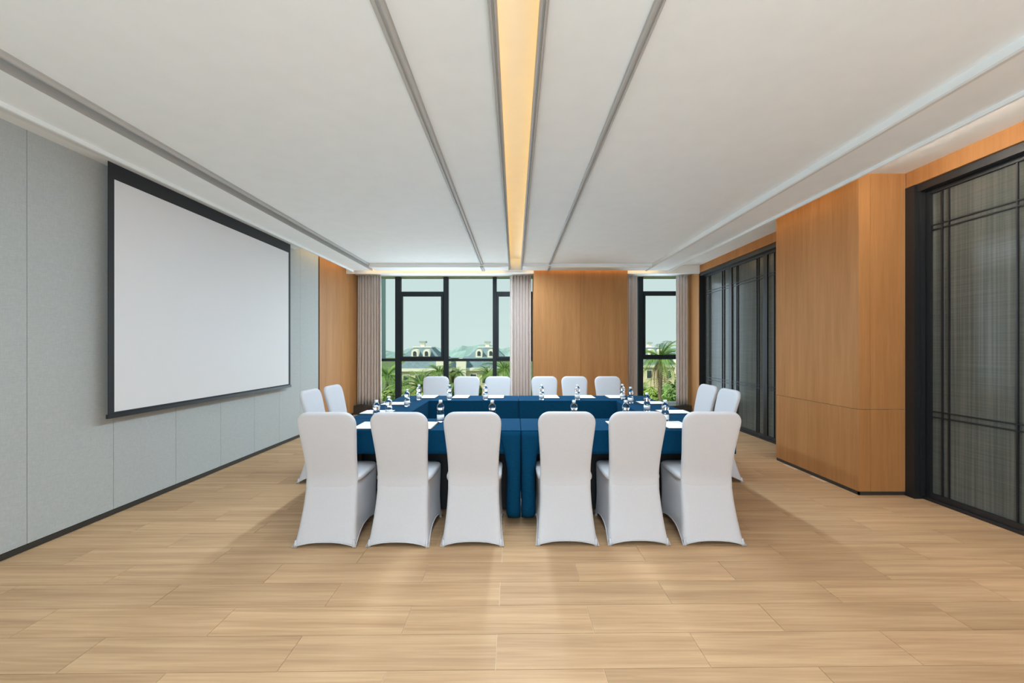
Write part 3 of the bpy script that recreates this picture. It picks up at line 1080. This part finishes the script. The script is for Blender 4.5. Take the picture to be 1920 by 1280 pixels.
# ------------------------------------------------------------------ water bottles
def make_bottle():
    b_ = empty('water_bottle')
    bm = bmesh.new()
    lathe(bm, [(0.018, 0.0), (0.0275, 0.001), (0.0305, 0.006), (0.031, 0.018), (0.031, 0.070), (0.0318, 0.080), (0.0300, 0.090), (0.0262, 0.098),
               (0.0252, 0.103), (0.0265, 0.109), (0.0305, 0.118), (0.0318, 0.127), (0.0308, 0.138), (0.0265, 0.150), (0.0200, 0.160), (0.0150, 0.167), (0.0135, 0.172), (0.0135, 0.176)], 24)
    bm_obj('bottle_body', bm, M_bottle, b_, True)
    bm = bmesh.new()
    lathe(bm, [(0.0150, 0.1715), (0.0158, 0.173), (0.0158, 0.188), (0.0145, 0.1905)], 20)
    bm_obj('cap', bm, M_cap, b_)
    bm = bmesh.new()
    lathe(bm, [(0.0314, 0.022), (0.0314, 0.066)], 24, cap=False)
    o = bm_obj('paper_label', bm, M_label, b_, True)
    md = o.modifiers.new('t', 'SOLIDIFY')
    md.thickness = 0.0004
    md.offset = 1
    return b_

bp = make_bottle()
bz = CZ + 0.0006
bl = [
    (-1.215, 3.377, 'leftmost water bottle of the near table row'), (-0.652, 3.377, 'near-row water bottle left of the seam, whole to its foot'),
    (-0.197, 3.370, 'near-row water bottle nearest the seam on its left'), (0.5206, 3.372, 'near-row water bottle nearest the seam on its right'),
    (0.9756, 3.372, 'second water bottle from the right of the near row'), (1.327, 3.385, 'rightmost water bottle of the near table row'),
    (-1.200, 3.66, 'left side table water bottle nearer the viewer'), (-1.197, 4.27, 'left side table water bottle farther back'),
    (-1.197, 4.805, 'leftmost water bottle of the far row, against the greenery'), (-0.819, 4.81, 'far-row water bottle between the first two far chairs'),
    (-0.367, 4.81, 'far-row water bottle left of the seam, before the third chair'), (0.337, 4.81, 'far-row water bottle just right of the seam'),
    (0.785, 4.81, 'far-row water bottle before the middle of the oak pier'), (1.37, 4.88, 'rightmost water bottle of the far row'),
    (1.363, 4.517, 'right side table water bottle farther back'), (1.354, 3.93, 'right side table water bottle nearer the viewer'),
]
for i, (x, y, l) in enumerate(bl):
    if i == 0:
        c = bp
        c.location = (x, y, bz)
    else:
        c = dup(bp, (x, y, bz), random.uniform(0, 6))
    tag(c, 'clear plastic ' + l, 'bottle', 'water bottles on the blue tables')

# ------------------------------------------------------------------ note pads: white paper on a black folder
def make_pad():
    p = empty('note_pad')
    box('folder', -0.110, 0.110, -0.150, 0.150, 0.0, 0.005, M_folder, p, bevel=0.001, seg=1)
    box('paper', -0.105, 0.100, -0.146, 0.140, 0.0052, 0.0085, M_paper, p)
    return p
pp = make_pad()
pads = [(-1.195, 3.205, 0.03, 'white note pad of the leftmost near-row seat'), (-0.768, 3.200, -0.02, 'white note pad of the second near-row seat from the left'),
        (-0.330, 3.205, 0.01, 'white note pad of the near-row seat left of the seam'), (0.330, 3.205, -0.01, 'white note pad of the near-row seat right of the seam'),
        (0.900, 3.225, 0.0, 'white note pad of the second near-row seat from the right'), (1.340, 3.225, 0.02, 'white note pad of the rightmost near-row seat'),
        (-1.375, 3.855, -R90, 'white note pad on the left side table, nearer one'), (-1.375, 4.45, -R90, 'white note pad on the left side table, farther one'),
        (1.600, 3.878, R90, 'white note pad on the right side table, nearer one'), (1.600, 4.52, R90, 'white note pad on the right side table, farther one'),
        (-1.135, 5.068, pi, 'white note pad of the leftmost far-row seat'), (-0.710, 5.068, pi, 'white note pad of the second far-row seat from the left'),
        (-0.250, 5.068, pi, 'white note pad of the far-row seat left of the seam'), (0.470, 5.068, pi, 'white note pad of the far-row seat right of the seam'),
        (0.935, 5.068, pi, 'white note pad of the far-row seat amid the oak pier'), (1.320, 5.068, pi, 'white note pad of the rightmost far-row seat')]
for i, (x, y, rz, l) in enumerate(pads):
    if i == 0:
        c = pp
        c.location = (x, y, CZ + 0.0006)
        c.rotation_euler = (0, 0, rz)
    else:
        c = dup(pp, (x, y, CZ + 0.0006), rz)
    tag(c, l, 'note pad', 'note pads laid out at the seats')

# ------------------------------------------------------------------ the garden and town outside
GZ0 = -6.5
ground = box('ground', -260, 260, 9.5, 620, GZ0 - 0.5, GZ0, M_grass)
tag(ground, 'green lawn and planting far below the windows', 'ground', kind='structure')

def make_frond(length, droop, name, mat, seed, leaf=0.70, pairs=26, lift=0.5):
    """one feather palm leaf growing along +X from the origin"""
    rnd = random.Random(seed)
    bm = bmesh.new()
    pts = []
    for i in range(pairs + 1):
        t = i / pairs
        x = length * (t * (1 - 0.18 * droop * t))
        z = length * (lift * t - droop * t * t)
        pts.append(Vector((x, 0, z)))
    tube(bm, pts[::2], [0.035 * (1 - 0.85 * i / (len(pts[::2]) - 1)) for i in range(len(pts[::2]))], 4)
    for i in range(2, pairs + 1):
        t = i / pairs
        p = pts[i]
        d = (pts[i] - pts[i - 1]).normalized()
        L = leaf * length * 0.42 * (sin(pi * (0.12 + 0.80 * t)) ** 0.7) * rnd.uniform(0.85, 1.1)
        for s in (-1, 1):
            side = Vector((0.55 * d.x, s, 0.55 * d.z + 0.12)).normalized()
            tip = p + side * L + Vector((0, 0, -0.30 * L))
            mid = p + side * L * 0.5
            w = d * 0.0075
            a = bm.verts.new(p - w * 0.5)
            b_ = bm.verts.new(p + w * 0.5)
            c = bm.verts.new(mid + w)
            e = bm.verts.new(mid - w)
            f = bm.verts.new(tip)
            bm.faces.new((a, b_, c, e))
            bm.faces.new((e, c, f))
    me = bpy.data.meshes.new(name)
    bm.to_mesh(me)
    bm.free()
    me.materials.append(mat)
    return me

FR = [make_frond(1.0, 0.55, 'frond', M_palm, 1, lift=0.75), make_frond(1.0, 0.75, 'frond', M_palm, 2, lift=0.55), make_frond(1.0, 0.95, 'frond', M_palm, 3, lift=0.30)]
FD = make_frond(1.0, 0.9, 'dry_frond', M_palmdry, 4, lift=-0.35, pairs=18)

def palm(px, py, D, R, label, seed, skirt=False, n=20):
    """px, py: where the photograph shows the crown; D: distance; R: frond length"""
    rnd = random.Random(seed)
    X = (px - 965) * D / 720
    Z = 1.4 - (py - 652) * D / 720
    p = empty('palm_tree', (X, D, GZ0))
    tag(p, label, 'palm tree', 'palm trees in the garden')
    h = Z - GZ0
    bm = bmesh.new()
    tr = 0.055 * R + 0.05
    prof = [(tr * 1.35, 0.0), (tr * 1.1, 0.4)]
    k = 0
    zz = 0.6
    while zz < h - 0.1:
        prof.append((tr * (1.0 if k % 2 else 0.92), zz))
        zz += 0.22
        k += 1
    prof += [(tr * 1.2, h - 0.05), (tr * 0.8, h + 0.12)]
    lathe(bm, prof, 9)
    bm_obj('trunk', bm, M_trunk, p, True)
    for i in range(n):
        f = bpy.data.objects.new('frond', FR[0 if i < n * 0.35 else (1 if i < n * 0.7 else 2)])
        COL.objects.link(f)
        f.parent = p
        f.location = (0, 0, h + (0.10 if i < n * 0.5 else 0.0))
        s = R * rnd.uniform(0.85, 1.1)
        f.scale = (s, s, s)
        f.rotation_euler = (rnd.uniform(-0.25, 0.25), rnd.uniform(-0.5, 0.05) if i < n * 0.35 else rnd.uniform(-0.15, 0.2), i * 2.399 + rnd.uniform(-0.2, 0.2))
    if skirt:
        for i in range(12):
            f = bpy.data.objects.new('dry_frond', FD)
            COL.objects.link(f)
            f.parent = p
            f.location = (0, 0, h - 0.12)
            s = R * rnd.uniform(0.7, 0.95)
            f.scale = (s, s, s)
            f.rotation_euler = (0, rnd.uniform(0.2, 0.6), i * 0.5236 + rnd.uniform(-0.2, 0.2))
    return p

palm(1238, 672, 30, 2.1, 'tall palm with a skirt of dry fronds in the narrow right window', 21, True, 30)
palm(1204, 735, 44, 2.2, 'lower palm behind the tall one in the narrow right window', 22, False, 22)
palm(726, 706, 34, 1.9, 'palm seen beside the left corner curtain', 31, False, 26)
palm(790, 728, 24, 1.7, 'largest palm in the opening pane left of the first far chair', 32, False, 30)
palm(752, 726, 29, 1.5, 'palm right beside the first window mullion', 36, False, 24)
palm(824, 700, 38, 1.7, 'bright palm in front of the left villa', 33, False, 28)
palm(860, 700, 45, 1.3, 'small palm left of the right villa front', 34, True, 18)
palm(915, 704, 36, 1.5, 'dark palm in front of the right villa', 35, False, 26)
palm(946, 696, 30, 1.8, 'palm behind the edge of the middle curtain', 37, False, 26)

def shrub(px, py, D, w, h, mat, label, seed, n=800):
    """leafy tree crown: a cloud of small leaf blades on branches"""
    rnd = random.Random(seed)
    X = (px - 965) * D / 720
    Z = 1.4 - (py - 652) * D / 720
    s = empty('leafy_tree', (X, D, GZ0))
    tag(s, label, 'tree', 'leafy trees in the garden')
    hz = Z - GZ0
    bm = bmesh.new()
    tube(bm, [(0, 0, 0), (0.06, 0, hz * 0.5), (0, 0, hz)], [0.16, 0.12, 0.06], 7)
    for k in range(5):
        a = k * 1.257
        tube(bm, [(0, 0, hz * 0.65), (cos(a) * w * 0.3, sin(a) * w * 0.3, hz * 0.95), (cos(a) * w * 0.55, sin(a) * w * 0.55, hz + h * 0.2)], [0.07, 0.05, 0.02], 5)
    bm_obj('trunk', bm, M_trunk, s, True)
    bm = bmesh.new()
    blobs = [(rnd.uniform(-0.6, 0.6) * w, rnd.uniform(-0.5, 0.5) * w, rnd.uniform(-0.6, 0.6) * h, rnd.uniform(0.35, 0.6)) for _ in range(9)]
    for i in range(n):
        bx_, by_, bz_, br = blobs[i % 9]
        d = Vector((rnd.gauss(0, 1), rnd.gauss(0, 1), rnd.gauss(0, 1))).normalized()
        c = Vector((bx_ + d.x * br * w * 0.7, by_ + d.y * br * w * 0.7, hz + bz_ + d.z * br * h * 0.7))
        u = d.cross(Vector((rnd.uniform(-1, 1), rnd.uniform(-1, 1), rnd.uniform(-1, 1)))).normalized()
        v = (d + 0.6 * Vector((rnd.uniform(-1, 1), rnd.uniform(-1, 1), rnd.uniform(-1, 1)))).normalized().cross(u)
        L = rnd.uniform(0.16, 0.32)
        W = L * 0.45
        q = [bm.verts.new(c - u * L), bm.verts.new(c + v * W), bm.verts.new(c + u * L), bm.verts.new(c - v * W)]
        bm.faces.new(q)
    o = bm_obj('foliage', bm, mat, s)
    return s

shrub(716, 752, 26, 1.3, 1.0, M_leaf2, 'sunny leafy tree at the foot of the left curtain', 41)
shrub(768, 765, 19, 1.2, 0.9, M_leaf2, 'low sunny leafy tree behind the left side table bottles', 42)
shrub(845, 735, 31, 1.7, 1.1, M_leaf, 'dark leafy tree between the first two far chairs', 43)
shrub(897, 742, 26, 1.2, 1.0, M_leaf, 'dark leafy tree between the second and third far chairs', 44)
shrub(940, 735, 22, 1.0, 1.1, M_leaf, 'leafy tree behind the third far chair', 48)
shrub(1214, 750, 24, 0.9, 0.9, M_leaf2, 'low sunny leafy tree at the left of the narrow window', 45)
shrub(1262, 735, 24, 0.8, 1.2, M_leaf, 'dark leafy tree at the right of the narrow window', 46)
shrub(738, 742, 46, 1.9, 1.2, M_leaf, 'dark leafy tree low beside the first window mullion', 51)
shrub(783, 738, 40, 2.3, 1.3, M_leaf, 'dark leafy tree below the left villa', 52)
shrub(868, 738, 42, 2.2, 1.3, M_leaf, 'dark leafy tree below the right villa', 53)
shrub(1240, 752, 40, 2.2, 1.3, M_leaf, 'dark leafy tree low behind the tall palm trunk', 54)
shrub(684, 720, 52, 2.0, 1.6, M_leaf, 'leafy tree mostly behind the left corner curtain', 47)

def arch_dormer(parent, x, y, z, w, h):
    d = bmesh.new()
    n = 10
    prof = [(-w / 2, 0), (w / 2, 0)] + [(w / 2 * cos(a), h - w / 2 + w / 2 * sin(a)) for a in [pi * i / n for i in range(n + 1)]]
    fr = [d.verts.new((x + px_, y, z + pz)) for px_, pz in prof]
    bk_ = [d.verts.new((x + px_, y + 2.4, z + pz)) for px_, pz in prof]
    d.faces.new(fr)
    d.faces.new(list(reversed(bk_)))
    for i in range(len(fr)):
        j = (i + 1) % len(fr)
        d.faces.new((fr[i], bk_[i], bk_[j], fr[j]))
    o = bm_obj('dormer', d, M_villatrim, parent)
    d = bmesh.new()
    prof = [(-w * 0.24, h * 0.22), (w * 0.24, h * 0.22)] + [(w * 0.24 * cos(a), h * 0.58 + w * 0.24 * sin(a)) for a in [pi * i / n for i in range(n + 1)]]
    fr = [d.verts.new((x + px_, y - 0.04, z + pz)) for px_, pz in prof]
    d.faces.new(fr)
    bk_ = [d.verts.new((x + px_, y + 0.02, z + pz)) for px_, pz in prof]
    for i in range(len(fr)):
        j = (i + 1) % len(fr)
        d.faces.new((fr[i], bk_[i], bk_[j], fr[j]))
    bm_obj('window', d, M_pane, o)

def villa(cx, D, label, flip=1):
    """cream villa with a steep blue-grey hipped roof, two arched dormers and a roof lantern"""
    v = empty('villa', (cx, D, GZ0))
    tag(v, label, 'villa', 'cream villas with blue roofs')
    # storey heights relative to the ground
    e = 4.35           # eaves
    r = e + 0.25       # roof datum
    W = 7.4
    box('wall', -W / 2, W / 2, 0, 9, 0, e, M_villa, v)
    box('cornice', -W / 2 - 0.3, W / 2 + 0.3, -0.3, 9.3, e, e + 0.45, M_villatrim, v)
    def hip(name, x0, x1, y0, y1, z0, ix, iy, z1, mat):
        bm = bmesh.new()
        a = [bm.verts.new(p) for p in ((x0, y0, z0), (x1, y0, z0), (x1, y1, z0), (x0, y1, z0))]
        c = [bm.verts.new(p) for p in ((x0 + ix, y0 + iy, z1), (x1 - ix, y0 + iy, z1), (x1 - ix, y1 - iy, z1), (x0 + ix, y1 - iy, z1))]
        bm.faces.new(a[::-1])
        bm.faces.new(c)
        for i in range(4):
            bm.faces.new((a[i], a[(i + 1) % 4], c[(i + 1) % 4], c[i]))
        return bm_obj(name, bm, mat, v)
    rf = hip('lower_roof', -W / 2 - 0.2, W / 2 + 0.2, -0.2, 9.2, e + 0.45, 1.4, 1.5, r + 1.9, M_roof)
    hip('upper_roof', -2.9 - flip * 1.0, 2.9 - flip * 1.0, 1.6, 7.4, r + 1.9, 1.5, 1.4, r + 3.35, M_roof)
    box('roof_cap', -1.5 - flip * 1.0, 1.5 - flip * 1.0, 2.9, 6.1, r + 3.35, r + 3.5, M_villatrim, v)
    box('chimney', -0.4 - flip * 1.1, 0.2 - flip * 1.1, 4.0, 4.8, r + 3.5, r + 4.2, M_villatrim, v)
    box('chimney_cap', -0.6 - flip * 1.1, 0.4 - flip * 1.1, 3.8, 5.0, r + 4.1, r + 4.4, M_tower, v)
    for x in (-1.75, 0.05) if flip > 0 else (-0.15, 1.75):
        arch_dormer(v, x, 1.2, r + 1.75, 1.05, 1.35)
    # taller cream bay beside the roof
    bx0 = 1.9 if flip > 0 else -3.5
    box('bay', bx0, bx0 + 1.5, -0.6, 4, e - 1.2, e + 1.85, M_villatrim, v)
    for x in (-2.7, -0.9, 0.9, 2.7):
        f = box('window', x - 0.55, x + 0.55, -0.06, 0.05, 2.3, 3.9, M_villatrim, v)
        box('window_pane', x - 0.42, x + 0.42, -0.085, -0.061, 2.42, 3.78, M_pane, f)
    return v

villa((783 - 965) * 58 / 720 + 1.0, 58, 'cream villa with blue roof in the opening pane, left one', 1)
villa((896 - 965) * 60 / 720 + 0.2, 60, 'cream villa with blue roof in the wide fixed pane, right one', -1)
vr = villa((1245 - 965) * 70 / 720, 70, 'cream villa with blue roof behind the palm in the narrow window', 1)

# hazy tree belt and hill on the horizon, real bumpy masses far away
def belt(name, D, x0, x1, z_base, top, amp, seed, label, n=90):
    rnd = random.Random(seed)
    bm = bmesh.new()
    ph = [rnd.uniform(0, 6.28) for _ in range(5)]
    front, crest, back = [], [], []
    for i in range(n + 1):
        x = x0 + (x1 - x0) * i / n
        u = i / n * 40
        z = top + amp * (0.5 * sin(u * 0.35 + ph[0]) + 0.3 * sin(u * 1.3 + ph[1]) + 0.25 * sin(u * 3.1 + ph[2]) + 0.15 * rnd.uniform(-1, 1))
        front.append(bm.verts.new((x, D - 20, z_base)))
        crest.append(bm.verts.new((x, D, z)))
        back.append(bm.verts.new((x, D + 30, z_base)))
    for i in range(n):
        bm.faces.new((front[i], front[i + 1], crest[i + 1], crest[i]))
        bm.faces.new((crest[i], crest[i + 1], back[i + 1], back[i]))
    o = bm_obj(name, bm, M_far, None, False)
    tag(o, label, 'tree belt')
    o['kind'] = 'stuff'
    return o
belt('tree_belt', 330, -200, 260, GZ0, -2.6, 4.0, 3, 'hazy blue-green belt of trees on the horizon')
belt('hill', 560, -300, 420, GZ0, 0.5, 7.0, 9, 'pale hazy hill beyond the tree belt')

# residential tower glimpsed beside the left curtain
tw = empty('apartment_tower', (-96.4, 250, GZ0))
tag(tw, 'tall grey-green apartment tower showing its stepped balconies beside the curtain', 'tower')
box('tower_core', -14, 6.4, 0, 18, 0, 75, M_tower, tw)
bmsh = bpy.data.meshes.new('balcony')
bm = bmesh.new()
add_box(bm, 6.4, 7.5, 0.5, 6.0, 0.0, 2.3)
bmesh.ops.recalc_face_normals(bm, faces=bm.faces)
bm.to_mesh(bmsh)
bm.free()
for i in range(21):
    o = link('balcony', bmsh, M_tower, tw)
    o.location = (0, 0, 2.0 + i * 3.3)
    o.scale = (1.0 if i % 3 else 1.05, 1, 1)
